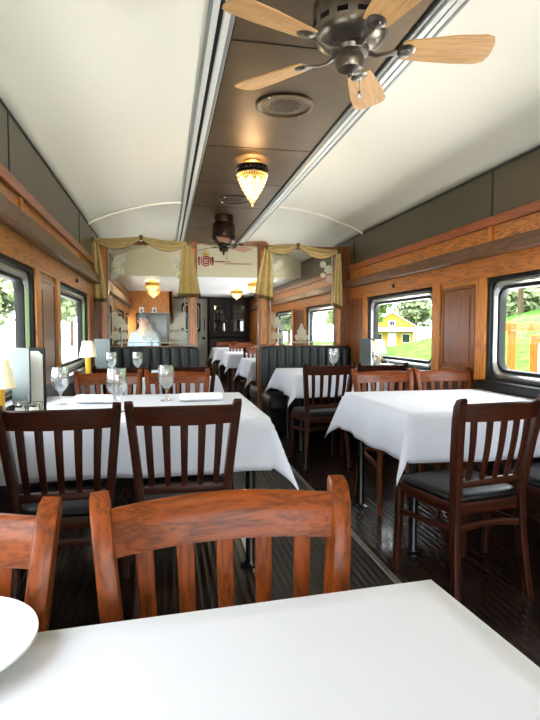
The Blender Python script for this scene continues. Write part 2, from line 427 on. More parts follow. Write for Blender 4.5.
ar.build('ceiling_arch_moulding', 'cream', CE)
struct(MB().box(XL-.1, XR+.1, YB, Y1+.1, ZF, ZF+.05).build('ceiling_far', 'white_ceiling', smooth=0), 'low white ceiling beyond the cream bulkhead', 'ceiling')
bk = MB().prism([(XL, ZF-.02), (XR, ZF-.02)]+[(XR-(XR-SX1)*i/10, cove(i/10)+.02) for i in range(11)]+[(SX0-(SX0-XL)*i/10, cove(1-i/10)+.02) for i in range(11)], lambda u, v, d: (u, d, v), YB-.02, YB+.05)
BK = struct(bk.build('wall_bulkhead', 'cream2', smooth=0), 'cream bulkhead with a red crest above the far seating', 'wall')
# the painted crest
ex, ez, ey = 1.41, 2.285, YB-.024
def disc(mb, x, z, r, y=ey, n=20, d=.004): return mb.prism([(x+r*math.cos(2*PI*i/n), z+r*math.sin(2*PI*i/n)) for i in range(n)], lambda u, v, q: (u, y-q, v), 0, d)
e = MB(); disc(e, ex, ez, .085); e.build('crest_disc', 'red', BK, smooth=0)
e = MB(); disc(e, ex, ez, .068, ey-.003); e.build('crest_ring', 'cream2', BK, smooth=0)
e = MB(); disc(e, ex, ez, .055, ey-.006)
for sg in (-1, 1):
    for i in range(4): disc(e, ex+sg*(.115-.006*abs(i-1.5)), ez+.05-.033*i, .022-.002*i, n=10)
    e.box(min(ex+sg*.15, ex+sg*.29), max(ex+sg*.15, ex+sg*.29), ey-.004, ey, ez-.008, ez+.008)
    e.box(min(ex+sg*.29, ex+sg*.40), max(ex+sg*.29, ex+sg*.40), ey-.004, ey, ez-.004, ez+.004)
e.build('crest_scrolls', 'red', BK, smooth=0)
e = MB()
for i in range(3): e.box(ex-.03+i*.022, ex-.018+i*.022, ey-.013, ey-.006, ez-.03, ez+.03)
e.build('crest_monogram', 'cream2', BK, smooth=0)
e = MB().prism([(ex-.045, ez+.09), (ex+.045, ez+.09), (ex+.055, ez+.15), (ex+.025, ez+.12), (ex, ez+.18), (ex-.025, ez+.12), (ex-.055, ez+.15)], lambda u, v, q: (u, ey-q, v), 0, .004)
e.build('crest_crown', 'gold', BK, smooth=0)
e = MB()
for i in range(15): e.box(ex+.30+i*.03, ex+.318+i*.03, ey-.003, ey, ez-.045, ez-.022)
e.build('crest_lettering', 'tan', BK, smooth=0)
MB().box(1.68, 1.71, YB-.05, YB-.018, 2.39, 2.45).build('bulkhead_hook', 'iron', BK, bevel=.004)

# ends
GZ0, GZ1 = .30, 1.75  # end glazing added out of view to light the cloth fronts
bw = MB().box(XL-.1, XR+.1, Y0-.09, Y0, 0, GZ0).box(XL-.1, XR+.1, Y0-.09, Y0, GZ1, ZT+.05)
BX = [XL+.06, 1.0, 1.96, XR-.06]
for a, b in ((XL-.1, BX[0]), (BX[1]-.03, BX[1]+.03), (BX[2]-.03, BX[2]+.03), (BX[3], XR+.1)): bw.box(a, b, Y0-.09, Y0, GZ0, GZ1)
struct(bw.build('wall_back', 'oak_z', smooth=0), 'carriage end behind the viewer, with glazing added to let in more daylight', 'wall')
for a, b in ((BX[0], BX[1]-.03), (BX[1]+.03, BX[2]-.03), (BX[2]+.03, BX[3])):
    wn += 1
    fr = MB()
    for q in ((a, b, GZ0, GZ0+.04), (a, b, GZ1-.04, GZ1), (a, a+.04, GZ0+.04, GZ1-.04), (b-.04, b, GZ0+.04, GZ1-.04)): fr.box(q[0], q[1], Y0-.07, Y0-.02, q[2], q[3])
    fr = struct(fr.build('window_%d' % wn, 'black', bevel=.004), 'tall window added behind the viewer to let in daylight', 'window')
    MB().box(a+.04, b-.04, Y0-.05, Y0-.045, GZ0+.04, GZ1-.04).build('window_pane', 'pane', fr, smooth=0)
struct(MB().box(XL-.1, XR+.1, Y1, Y1+.1, 0, ZF).build('wall_end', 'darkwall', smooth=0), 'dark wood end wall of the carriage', 'wall')
struct(MB().box(XL-.02, .93, 12.5, 12.58, 0, ZF).box(.86, .94, 12.5, Y1, 0, ZF).build('wall_compartment', 'oak_z', smooth=0), 'oak compartment wall facing the far tables', 'wall')
D = struct(MB().box(.98, 1.88, Y1-.05, Y1-.01, 0, 2.02).build('door_1', 'steel_door', bevel=.006), 'brushed steel end door with a dark decorated window', 'door')
dw = MB(); dw.prism(rrect(.50, .78, .07), lambda u, v, q: (1.45+u, Y1-.05-q, 1.52+v), 0, .012); dw.build('door_window', 'black', D, bevel=.004)
ow = MB(); ow.loft([[(1.45+u, Y1-.064, 1.52+v) for u, v in rrect(.42, .70, .12)], [(1.45+u, Y1-.064, 1.52+v) for u, v in rrect(.39, .67, .11)]], False); ow.build('window_line', 'rail_white', D, smooth=0)
MB().ball((1.78, Y1-.09, .97), .04).build('door_knob', 'black', D)
MB().sweep([(1.80, Y1-.06, 1.15), (1.80, Y1-.09, 1.2), (1.80, Y1-.09, 1.45), (1.80, Y1-.06, 1.5)], (.02, .02)).build('grab_bar', 'black', D)

# ------------------------------------------------------------------ glazed partition at the end of the section
YP = 6.40
def px(x6): return .74+(x6-.74)*1.0667
PIL = [(px(.08), px(.17)), (px(1.00), px(1.10)), (px(1.775), px(1.885)), (px(2.67), px(2.75))]
ti = 2
for i, (a, b) in enumerate(PIL):
    ti += 1
    o = MB().box(a, b, YP-.05, YP+.05, 0, 2.20).build('trim_%d' % ti, 'oak_panel', bevel=.006)
    struct(o, ['oak post by the left wall', 'oak post on the left of the aisle opening', 'oak post on the right of the aisle opening', 'oak post by the right wall'][i], 'post')
    MB().box(a+.025, b-.025, YP-.058, YP-.045, 1.02, 2.12).build('post_fillet', 'oak_z', o, bevel=.003)
for i, (a, b) in enumerate([(XL, PIL[0][0]), (PIL[3][1], XR)]):
    ti += 1
    o = MB()
    n = 2
    for j in range(n): o.box(a+(b-a)*j/n+.003, a+(b-a)*(j+1)/n-.003, YP-.03, YP+.03, 0, 2.2)
    struct(o.build('trim_%d' % ti, 'oak_panel', bevel=.005), 'narrow oak boards beside the %s wall' % ('left', 'right')[i], 'boards')
for i, (a, b) in enumerate([(PIL[0][1], PIL[1][0]), (PIL[2][1], PIL[3][0])]):
    wn += 1
    P0 = MB().box(a, b, YP-.03, YP+.03, .95, 1.0).box(a, b, YP-.03, YP+.03, 2.15, 2.19).build('window_%d' % wn, 'oak_panel', bevel=.003)
    struct(P0, 'etched glass screen above the %s banquette' % ('left', 'right')[i], 'screen')
    MB().box(a, b, YP-.04, YP+.04, .10, .95).build('lower_panel', 'darkwall', P0)
    MB().box(a+.005, b-.005, YP-.003, YP+.003, 1.0, 2.15).build('glass_pane', 'etchpane', P0, smooth=0)
    yy = YP-.006
    def flower(mb, x, z, r):
        for q in range(6):
            t = 2*PI*q/6+.3; disc(mb, x+r*.62*math.cos(t), z+r*.62*math.sin(t), r*.36, yy, 10, .001)
        disc(mb, x, z, r*.3, yy-.0015, 10, .001)
    for sg, xx in ((1, a), (-1, b)):
        f = MB()
        for (dx, dz, r) in ((.10, 1.27, .075), (.07, 1.12, .06), (.17, 1.12, .05), (.17, 1.22, .045), (.06, 1.36, .04)): flower(f, xx+sg*dx, dz, r)
        f.build('etched_flowers', 'etch', P0, smooth=0)
        f = MB()
        for (dx, dz, r) in ((.08, 1.92, .06), (.15, 1.98, .045), (.07, 1.80, .05), (.15, 1.85, .035)): flower(f, xx+sg*dx, dz, r)
        f.build('etched_corner_spray', 'etch', P0, smooth=0)
        f = MB().box(min(xx+sg*.028, xx+sg*.042), max(xx+sg*.028, xx+sg*.042), yy-.001, yy, 1.02, 2.12); f.build('bevel_line', 'etch', P0, smooth=0)
    f = MB().box(a+.03, b-.03, yy-.001, yy, 1.03, 1.045); f.build('bevel_line', 'etch', P0, smooth=0)
    xc = (a+b)/2
    f = MB()
    for (dx, dz, r) in ((0, 1.13, .05), (-.055, 1.10, .032), (.055, 1.10, .032), (0, 1.20, .035), (-.04, 1.165, .025), (.04, 1.165, .025), (0, 1.245, .018)): disc(f, xc+dx, dz, r, yy, 12, .001)
    f.box(xc-.07, xc+.07, yy-.001, yy, 1.06, 1.075)
    f.build('etched_crest', 'etch', P0, smooth=0)
CH_P, FAR_P, SKY, SUN, EXPO = 8., 3., 5., 18., 1.47
# ------------------------------------------------------------------ chairs
def make_chair(label, style):
    wz, wx = ('orange', 'orange_x') if style == 'orange' else ('chair', 'chair_x')
    t = thing('dining_chair', label, 'chair')
    def yb(z):      # lean of the back
        return -.19 - .068*max(0, (z-.45)/.45)**1.4
    def hw(z):      # half width between the posts
        return .172 + .043*max(0, (z-.45)/.45)**1.1
    for s in (-1, 1):
        zs = [0, .15, .30, .45, .58, .70, .80, .862, .888, .900]
        pts = [(s*(.198-.026*min(1, z/.4) if z < .45 else hw(z)), (-.232+.042*min(1, z/.35) if z < .45 else yb(z))-(0 if z < .85 else (.003, .011, .023)[zs.index(z)-7]), z) for z in zs]
        secs = [(.029, .032), (.031, .037), (.033, .044), (.034, .050), (.034, .052), (.034, .053), (.034, .053), (.034, .048), (.034, .036), (.030, .014)]
        MB().sweep(pts, secs, ch=.16, seg=2).build('back_post', wz, t)
        MB().sweep([(s*.205, .205, 0), (s*.200, .195, .2), (s*.196, .19, .42)], [(.028, .028), (.034, .034), (.038, .038)], ch=.25).build('front_leg', wz, t)
        MB().sweep([(s*.201, .185, .30), (s*.176, -.185, .325)], (.018, .026)).build('side_stretcher', wx, t)
    n = 14
    def crest(x, h):
        return h
    rings = []
    W = hw(.85)-.012
    for i in range(n+1):
        u = -1+2*i/n; x = u*W; bow = .040*(1-u*u)
        zb, zt = .804, .880+.005*math.cos(u*PI/2)**1.2
        ring = []
        for (dy, z) in ((-.011, zb), (.011, zb), (.012, (zb+zt)/2), (.010, zt-.006), (.004, zt), (-.004, zt), (-.010, zt-.006), (-.012, (zb+zt)/2)):
            ring.append((x, yb(z)-bow+dy, z))
        rings.append(ring)
    MB().loft(rings).build('crest_rail', wx, t)
    lr = [(-hw(.55)+2*hw(.55)*i/10, yb(.53)-.02*(1-(i/5-1)**2), .527+.008*(1-(i/5-1)**2)) for i in range(11)]
    MB().sweep(lr, (.036, .020), side=(0, 0, 1)).build('lower_rail', wx, t)
    for q in range(5):
        u = (q-2)/2.0
        xt, xb = u*W*.72, u*hw(.53)*.72
        pts = [(xb+(xt-xb)*k/6, yb(.53+.29*k/6)-(.02+.014*k/6)*(1-(u*.72)**2)-.012*math.sin(PI*k/6), .53+.285*k/6) for k in range(7)]
        MB().sweep(pts, [(.024+.008*k/6, .011) for k in range(7)]).build('slat', wz, t)
    MB().sweep([(-.172, -.20, .33), (-.09, -.185, .335), (0, -.18, .337), (.09, -.185, .335), (.172, -.20, .33)], (.030, .016), side=(0, 0, 1)).build('rear_stretcher', wx, t)
    fr = MB()
    for (a, b) in (((-.196, .195), (.196, .195)), ((.196, .195), (.172, -.185)), ((.172, -.185), (-.172, -.185)), ((-.172, -.185), (-.196, .195))):
        fr.sweep([(a[0], a[1], .418), (b[0], b[1], .418)], (.055, .022), side=(0, 0, 1))
    fr.build('seat_frame', wx, t)
    def seat_ring(k, z):
        p = []
        for u, v in rrect(2, 2, .35, 5):
            p.append((u*(.205 if v > 0 else .19)*k*(1+.02*v), .005+v*.205*k, z))
        return p
    MB().loft([seat_ring(.96, .440), seat_ring(1.0, .446), seat_ring(1.01, .458), seat_ring(.97, .474), seat_ring(.85, .482), seat_ring(.5, .486), seat_ring(.1, .487)]).build('seat_cushion', 'vinyl', t, smooth=60)
    return t
C0 = make_chair('dark mahogany chair with its back to us at the left middle table, nearer the aisle', 'dark')
G = 'slat-back dining chairs'
C0['group'] = G
C0.location = (.815, 2.43, 0)
DARK = [  # shade of the unlit backs is put into their wood colour
    (.345, 2.41, 0, 'dark mahogany chair with its back to us at the left middle table, below the menu'),
    (2.09, 2.285, 9, 'dark mahogany chair in full view with black seat, at the near right table'),
    (2.62, 2.36, 4, 'dark mahogany chair cut off by the right edge, at the near right table'),
    (.41, 4.70, 0, 'dark backlit chair with its back to us at the left banquette table, by the window'),
    (.93, 4.70, 0, 'dark backlit chair with its back to us at the left banquette table, by the aisle'),
    (2.095, 4.62, 2, 'dark mahogany chair standing clear by the aisle at the right banquette table'),
    (2.58, 4.63, 0, 'dark backlit chair at the right banquette table, below the window with the yellow house'),
    (2.255, 9.15, 0, 'dark backlit chair with its back to us, between the first and second far tables'),
    (2.735, 9.15, 0, 'dark backlit chair in the far section at the second table, by the window wall'),
]
for x, y, a, l in DARK: dup(C0, (x, y, 0), R(a), l, G)
C1 = make_chair('reddish cherry chair facing the camera, tucked into the foreground table, whole back in view', 'orange')
C1['group'] = G
C1.location = (.858, .685, 0); C1.rotation_euler.z = R(183)
ORANGE = [
    (.345, .655, 181, 'reddish cherry chair cut off by the left edge, facing us at the foreground table'),
    (.36, 3.62, 180, 'cherry chair facing us behind the left middle table, behind the goblets by the window'),
    (.83, 3.62, 180, 'cherry chair facing the camera behind the left middle table, behind the goblet nearest the aisle'),
    (2.285, 3.41, 180, 'cherry chair facing the camera behind the near right table, nearer the aisle'),
    (2.755, 3.41, 180, 'cherry chair facing us behind the near right table, below the oak panel between windows'),
    (2.255, 8.22, 180, 'cherry chair behind the first far table, facing us, by the aisle'),
    (2.735, 8.22, 180, 'cherry chair behind the first far table, facing us, by the window wall'),
    (2.255, 10.65, 180, 'cherry chair behind the second far table, facing us, by the aisle'),
    (2.735, 10.65, 180, 'cherry chair behind the second far table, facing us, by the window wall'),
    (2.255, 13.35, 180, 'cherry chair behind the last far table, facing us, by the aisle'),
    (2.735, 13.35, 180, 'cherry chair behind the last far table, facing us, by the window wall'),
]
for x, y, a, l in ORANGE: dup(C1, (x, y, 0), R(a), l, G)

# ------------------------------------------------------------------ tables and cloths
TZ = .76
def table(x0, x1, y0, y1, wall, label, clabel, rz=0, drop=.25, seed=1, inset=.10, amp=1.):
    cx, cy = (x0+x1)/2, (y0+y1)/2; w, d = (x1-x0)/2, (y1-y0)/2
    t = thing('dining_table', label, 'table', (cx, cy, 0), rz, 'dining tables')
    MB().box(-w+.005, w-.005, -d+.005, d-.005, TZ-.04, TZ-.006).build('tabletop', 'darkwall', t, bevel=.004)
    s = 1 if wall == 'left' else -1           # aisle side
    for e in (-1, 1):
        lx, ly = s*(w-.08), (d-inset if e > 0 else -(d-.10))
        MB().lathe([(.055, 0), (.055, .006), (.03, .016), (.024, .03), (.024, TZ-.06), (.05, TZ-.05), (.05, TZ-.04)], (lx, ly, 0), 16).build('leg', 'darksteel', t)
    MB().box(min(-s*w*.98, -s*(w-.03)), max(-s*w*.98, -s*(w-.03)), -d*.8, d*.8, TZ-.10, TZ-.04).build('wall_cleat', 'darkwall', t)
    rnd = random.Random(seed)
    ph = [rnd.uniform(0, 6) for _ in range(6)]
    inner, outer = 26, 10
    def ax(n, half): return [-half-drop+drop*i/outer for i in range(outer)]+[-half+2*half*i/inner for i in range(inner+1)]+[half+drop*(i+1)/outer for i in range(outer)]
    xs, ys = ax(0, w), ax(0, d)
    atwall = lambda x: (x*s < 0)
    V = []
    for y in ys:
        for x in xs:
            a = max(0, abs(x)-w); b = max(0, abs(y)-d); sx = 1 if x > 0 else -1; sy = 1 if y > 0 else -1
            X_, Y_, Z_ = x, y, TZ
            if a > 0 and b == 0:
                f = .09*a+.015*amp*a/drop*math.sin(y*9+ph[0])+.008*amp*a/drop*math.sin(y*23+ph[1])
                if atwall(x): f *= .0
                X_, Z_ = sx*(w+f+min(a, .006)), TZ-a
            elif b > 0 and a == 0:
                f = .09*b+.015*amp*b/drop*math.sin(x*8+ph[2])+.008*amp*b/drop*math.sin(x*21+ph[3])
                Y_, Z_ = sy*(d+f+min(b, .006)), TZ-b
            elif a > 0 and b > 0:
                r = math.hypot(a, b); q = math.atan2(b, a)
                rr = min(r, drop*1.38)
                fl = .09*r+.30*rr*math.sin(2*q)**2
                fx, fy = (fl*math.cos(q)**.7 if math.cos(q) > .02 else 0), (fl*math.sin(q)**.7 if math.sin(q) > .02 else 0)
                ex_ = .015*amp*a/drop*math.sin(sy*d*9+ph[0])+.008*amp*a/drop*math.sin(sy*d*23+ph[1]); ey_ = .015*amp*b/drop*math.sin(sx*w*8+ph[2])+.008*amp*b/drop*math.sin(sx*w*21+ph[3])
                if atwall(x): fx *= .0; fy *= .5; ex_ = 0
                X_ = sx*(w+fx+min(a, .006)+ex_*math.cos(q)); Y_ = sy*(d+fy+min(b, .006)+ey_*math.sin(q)); Z_ = TZ-r*.95
            if a == 0 and b == 0: Z_ = TZ+.0007*math.sin(x*11+ph[4])*math.sin(y*13+ph[5])
            V.append((X_, Y_, Z_))
    nx = len(xs); F = [(j*nx+i, j*nx+i+1, (j+1)*nx+i+1, (j+1)*nx+i) for j in range(len(ys)-1) for i in range(nx-1)]
    c = MB().add(V, F).build('tablecloth', 'cloth', smooth=75, solid=.0025, recalc=False)
    c.location = (cx, cy, 0); c.rotation_euler.z = rz
    tag(c, clabel, 'tablecloth', 'white tablecloths')
    return t
table(.09, 1.215, -.24, .785, 'left', 'table in the foreground under a white cloth, partly below the frame', 'white cloth on the foreground table, filling the bottom of the photo', R(4), seed=1, amp=.35)
table(.0, 1.235, 2.53, 3.62, 'left', 'left middle table under a white cloth with three goblets on it', 'white cloth on the left middle table, under three goblets and a menu', seed=2)
table(1.945, 2.955, 2.52, 3.50, 'right', 'near right table under a bare white cloth beside the window with fence posts', 'bare white cloth on the near right table, hanging over the lone chair seat', seed=3)
table(.0, 1.22, 4.92, 5.84, 'left', 'left banquette table under a white cloth', 'white cloth on the left banquette table below the etched glass', seed=4, inset=.22, drop=.22)
table(1.955, 2.955, 4.96, 5.86, 'right', 'right banquette table under a white cloth', 'white cloth on the right banquette table below the etched glass', seed=5, inset=.22, drop=.22)
table(1.90, 2.955, 7.16, 8.16, 'right', 'first table in the far section beyond the aisle opening, right side', 'white cloth on the first far table seen through the aisle opening', seed=6, drop=.26)
table(1.90, 2.955, 9.65, 10.65, 'right', 'second table in the far section, right side', 'white cloth on the second far table seen through the aisle opening', seed=7, drop=.26)
table(1.90, 2.955, 12.3, 13.3, 'right', 'last table in the far section near the dark end wall', 'white cloth on the last far table near the dark end wall', seed=8, drop=.26)
table(.0, 1.10, 7.0, 8.0, 'left', 'table beyond the left etched glass, behind the banquette', 'white cloth on the table beyond the left etched glass', seed=9, drop=.2, inset=.10)

# ------------------------------------------------------------------ banquettes
def banquette(x0, x1, y, label, rz=0):
    w = (x1-x0)/2
    t = thing('banquette', label, 'bench', ((x0+x1)/2, y, 0), rz, 'channel-tufted banquettes')
    MB().box(-w+.02, w-.02, -.52, -.02, .06, .33).build('plinth', 'black', t, bevel=.01)
    st = MB()
    st.loft([[(u*(w-f)*2/2, -.31+v*(.27-f), z) for u, v in rrect(2, 2, .12)] for z, f in ((.33, .0), (.36, -.0), (.42, .0), (.452, .02), (.46, .06))])
    st.build('seat', 'bench', t, smooth=60)
    # back: a slab with rounded top corners and vertical channels
    MB().prism([(u, .735+v) for u, v in rrect(2*w, .51, .06)], lambda u, v, d: (u, d, v), -.06, .0).build('backrest', 'bench', t, bevel=.02)
    n = round(2*w/.105)
    ch = MB(); q = 2*w/n
    for i in range(n):
        xa = -w+q*i
        ch.grid(8, 6, lambda u, v: (xa+q*u, -.06-.028*math.sin(PI*u)**.6*min(1, math.sin(PI*min(.97, v*.9+.1))**.3), .50+.475*v-(.02 if (i in (0, n-1) and v > .95) else 0)))
    ch.build('tufted_channels', 'bench', t, smooth=80)
    return t
banquette(px(.10), px(1.11), 6.34, 'dark slate tufted banquette below the left etched glass, facing the camera')
banquette(px(1.79), XR-.02, 6.34, 'dark slate tufted banquette below the right etched glass, facing the camera')
banquette(px(1.77), XR-.02, 6.46, 'dark slate banquette backing onto the right screen, facing the far section', PI)
banquette(px(.10), px(1.11), 6.46, 'dark slate banquette backing onto the left screen, facing the far section', PI)

# ------------------------------------------------------------------ tableware
def make_goblet(label):
    t = thing('water_goblet', label, 'glass', group='water goblets')
    prof = [(.001, .000), (.034, .000), (.037, .002), (.034, .005), (.012, .010), (.006, .018), (.005, .040), (.007, .062), (.012, .072), (.026, .084), (.040, .105), (.0475, .130), (.0485, .155), (.046, .185), (.0425, .212)]
    inn = [(.0410, .212), (.0445, .185), (.0470, .155), (.0460, .130), (.0385, .106), (.025, .088), (.010, .079), (.001, .078)]
    MB().lathe(prof+inn, n=28, caps=False).build('glass_bowl', 'goblet', t, smooth=60)
    MB().lathe([(.001, .0795), (.010, .080), (.024, .089), (.0375, .107), (.045, .131), (.0462, .155), (.0445, .180), (.001, .180)], n=28).build('water', 'water', t, smooth=60)
    return t
GB = make_goblet('water goblet on the left middle table beside the menu'); GB.location = (.165, 3.20, TZ+.001)
for x, y, z, sc, l in [(.50, 2.86, TZ, 1.06, 'water goblet in the middle of the three on the left middle table, nearest the camera'),
                   (.75, 3.26, TZ, 1.0, 'water goblet nearest the aisle on the left middle table, between two napkins'),
                   (.255, 5.24, TZ, 1., 'water goblet on the left banquette table, nearer the window'),
                   (.49, 5.28, TZ, 1., 'water goblet on the left banquette table, nearer the aisle'),
                   (2.44, 5.30, TZ, 1.1, 'water goblet standing alone on the right banquette table'),
                   (2.80, 5.02, TZ, 1.1, 'water goblet in front of the menu on the right banquette table'),
                   (.72, 7.35, TZ, 1., 'goblet on the table beyond the left etched glass, nearer the window'),
                   (.98, 7.35, TZ, 1., 'goblet on the table beyond the left etched glass, by the aisle')]:
    g = dup(GB, (x, y, z+.001), 0, l, 'water goblets'); g.scale = (sc, sc, sc)
def rolled_napkin(x, y, rz, label, L=.22):
    t = MB()
    rings = []
    for i in range(13):
        u = -L/2+L*i/12; rr = 1 if 0 < i < 12 else .86
        rings.append([(u, (.036*rr*math.cos(2*PI*k/16)*(1+.08*math.sin(3*k))), .026+.025*rr*math.sin(2*PI*k/16)) for k in range(16)])
    t.loft(rings)
    t.grid(8, 3, lambda u, v: (-L/2+L*u, .03+.03*v, .012-.010*v+.001))
    o = t.build('rolled_napkin', 'napkin', smooth=70); o.location = (x, y, TZ+.002); o.rotation_euler.z = rz
    return tag(o, label, 'napkin', 'rolled white napkins')
rolled_napkin(.35, 3.22, R(-14), 'rolled white napkin on the left middle table, between the first two goblets')
rolled_napkin(.95, 3.20, R(2), 'rolled white napkin on the left middle table, right of the goblet nearest the aisle', .25)
pl = thing('dinner_plate', 'white china plate at the left edge of the foreground table', 'plate', (.445, .735, TZ+.001))
MB().lathe([(.001, .001), (.075, .001), (.078, .004), (.084, .006), (.122, .017), (.127, .020), (.126, .0225), (.120, .0215), (.086, .011), (.080, .008), (.001, .0075)], n=56).build('plate_body', 'china', pl, smooth=50)

def make_menu(label, loc, rz, ang=28):
    t = thing('menu_holder', label, 'menu', loc, rz, 'standing menus')
    hgt, w = .335, .155
    bkk = MB().box(0, w, -.005, .005, 0, hgt); bkk.build('back_cover', 'menu_black', t, bevel=.002)
    MB().box(.014, w-.012, -.0075, -.005, .016, hgt-.016).build('page', 'paper', t, smooth=0)
    cr = MB()
    for (a, b, c_) in (((w-.006, hgt-.006), (w-.040, hgt-.006), (w-.006, hgt-.040)), ((w-.006, .006), (w-.040, .006), (w-.006, .040))):
        cr.prism([a, b, c_], lambda u, v, d: (u, -.0078-d, v), 0, .002)
    cr.build('corner_tab', 'menu_black', t, smooth=0)
    f = MB().box(0, w, -.004, .004, 0, hgt).xf(Matrix.Translation((0, -.008, 0)) @ Matrix.Rotation(R(-ang), 4, 'Z'))
    f.build('front_cover', 'menu', t, bevel=.002)
    return t
make_menu('grey leather menu standing ajar by the left window on the middle table', (.012, 2.83, TZ), R(-4), 42)
make_menu('grey leather menu standing on the left banquette table by the window', (.06, 5.62, TZ), R(2), 14)
make_menu('grey menu standing on the right banquette table below the yellow house window', (2.76, 5.40, TZ), R(-6), 60)

def make_lamp(label, loc, sc=1.):
    t = thing('table_lamp', label, 'lamp', loc, 0, 'small table lamps'); t.scale = (sc, sc, sc)
    MB().lathe([(.001, 0), (.045, 0), (.045, .012), (.024, .018), (.001, .018)], n=20).build('base', 'iron', t)
    MB().lathe([(.024, .018), (.024, .19), (.018, .195), (.006, .20), (.006, .225), (.001, .225)], n=20).build('body', 'yellow', t)
    MB().lathe([(.075, .185), (.046, .325), (.044, .325), (.073, .185)], n=24, caps=False).loft([[(.075*math.cos(2*PI*i/24), .075*math.sin(2*PI*i/24), .185) for i in range(24)], [(.073*math.cos(2*PI*i/24), .073*math.sin(2*PI*i/24), .185) for i in range(24)]], False).build('lamp_shade', 'shade', t)
    return t
make_lamp('cream-shaded table lamp cut off by the left edge, on the middle table', (.025, 2.56, TZ), .9)
make_lamp('small yellow lamp with cream shade on the left banquette table', (.075, 5.02, TZ))
make_lamp('small yellow lamp with cream shade in the right window, before the yellow house', (2.90, 5.22, TZ))

def make_caddy(label, loc, rz=0):
    t = thing('condiment_caddy', label, 'caddy', loc, rz, 'wire condiment caddies')
    f = MB(); a, b = .06, .045
    for z in (.008, .05, .085): f.tube([(-a, -b, z), (a, -b, z), (a, b, z), (-a, b, z)], .0022, 6, True)
    for x, y in ((-a, -b), (a, -b), (a, b), (-a, b), (0, -b), (0, b)): f.tube([(x, y, 0), (x, y, .085)], .0022, 6)
    f.tube([(0, -b, .085), (0, -b*.5, .12), (0, 0, .13), (0, b*.5, .12), (0, b, .085)], .0022, 6)
    f.build('wire_rack', 'steel', t)
    for x, m_ in ((-.03, 'china'), (.03, 'paper')):
        j = MB().lathe([(.001, .01), (.02, .01), (.021, .06), (.015, .068), (.001, .068)], (x, 0, 0), 14).build('shaker', m_, t)
        MB().lathe([(.016, .066), (.016, .078), (.008, .084), (.001, .084)], (x, 0, 0), 14).build('shaker_cap', 'steel', j)
    return t
make_caddy('wire condiment caddy at the left edge, below the cut-off lamp shade', (.118, 2.645, TZ), R(4))
make_caddy('wire condiment caddy beside the yellow lamp on the right banquette table', (2.905, 5.04, TZ))
def napkin_cone(x, y, label):
    o = MB().loft([[(r*math.cos(2*PI*k/12)*(1+.15*math.cos(4*2*PI*k/12)), r*math.sin(2*PI*k/12), z) for k in range(12)] for r, z in ((.055, 0), (.05, .07), (.042, .13), (.022, .2), (.004, .25))]).build('folded_napkin', 'napkin')
    o.location = (x, y, TZ+.001); tag(o, label, 'napkin', 'standing folded napkins')
napkin_cone(2.10, 7.75, 'white napkin folded upright on the first far table, by the aisle')
napkin_cone(2.32, 7.55, 'white napkin folded upright in the middle of the first far table')
napkin_cone(2.56, 7.75, 'white napkin folded upright on the first far table, nearest the window')

# ------------------------------------------------------------------ ceiling fans, chandeliers, vents
FX = 1.455
def make_fan(y, phase, style, label, zc=2.235):
    bm, bl = ('brass', 'blade') if style == 'near' else ('brass_dark', 'blade_dark')
    t = thing('ceiling_fan', label, 'fan', (FX, y, zc), 0, 'ceiling fans')
    top = ZT-zc
    MB().lathe([(.001, top), (.112, top), (.118, top-.03), (.110, top-.08), (.128, top-.10), (.142, top-.13), (.142, .08), (.128, .055), (.09, .035), (.001, .035)], n=40).build('motor_housing', bm, t, smooth=35)
    for i in range(12):
        a = 2*PI*i/12; vs = MB().obox((.1415*math.cos(a), .1415*math.sin(a), .105), (.004, .040, .018), a)
        vs.build('vent_slot', 'iron', t, smooth=0)
    MB().lathe([(.001, .036), (.070, .036), (.076, .02), (.070, .006), (.052, 0), (.056, -.012), (.058, -.03), (.048, -.05), (.025, -.062), (.010, -.066), (.008, -.078), (.001, -.08)], n=36).build('hub', bm, t, smooth=35)
    ch = MB()
    for i in range(9): ch.ball((.035, -.01, -.062-.008*i), .0035, 6, 4)
    ch.ball((.035, -.01, -.145), .009, 8, 6, (1, 1, 1.6)); ch.build('pull_chain', 'steel', t)
    for i in range(5):
        a = R(phase+72*i)
        mt = Matrix.Rotation(a, 4, 'Z') @ Matrix.Translation((0, 0, .022)) @ Matrix.Rotation(R(-12), 4, 'X')
        b = MB()
        out = [(.20, -.047), (.24, -.055), (.40, -.074), (.50, -.077), (.532, -.064), (.543, -.035), (.546, 0), (.543, .035), (.532, .064), (.50, .077), (.40, .074), (.24, .055), (.20, .047), (.192, 0)]
        b.prism(out, lambda u, v, d: (u, v, d), -.003, .003)
        o = b.build('fan_blade', bl, t, smooth=0, bevel=.0015); o.matrix_local = mt
        ir = MB(); ir.sweep([(.062, 0, -.004), (.10, .004, -.018), (.14, 0, -.016), (.18, 0, -.008)], [(.022, .008), (.018, .009), (.02, .008), (.03, .006)], side=(0, 1, 0))
        ir.lathe([(.001, -.010), (.030, -.009), (.036, -.006), (.036, -.003), (.001, -.003)], (.215, 0, 0), 18)
        ir.lathe([(.001, -.013), (.014, -.012), (.017, -.009), (.001, -.008)], (.215, 0, 0), 12)
        o = ir.build('blade_iron', bm, t); o.matrix_local = mt
    return t
make_fan(2.05, -12, 'near', 'ceiling fan with pale maple blades at the top of the photo')
make_fan(6.55, -25, 'far', 'dark ceiling fan over the aisle opening, beyond the chandelier', 2.18)

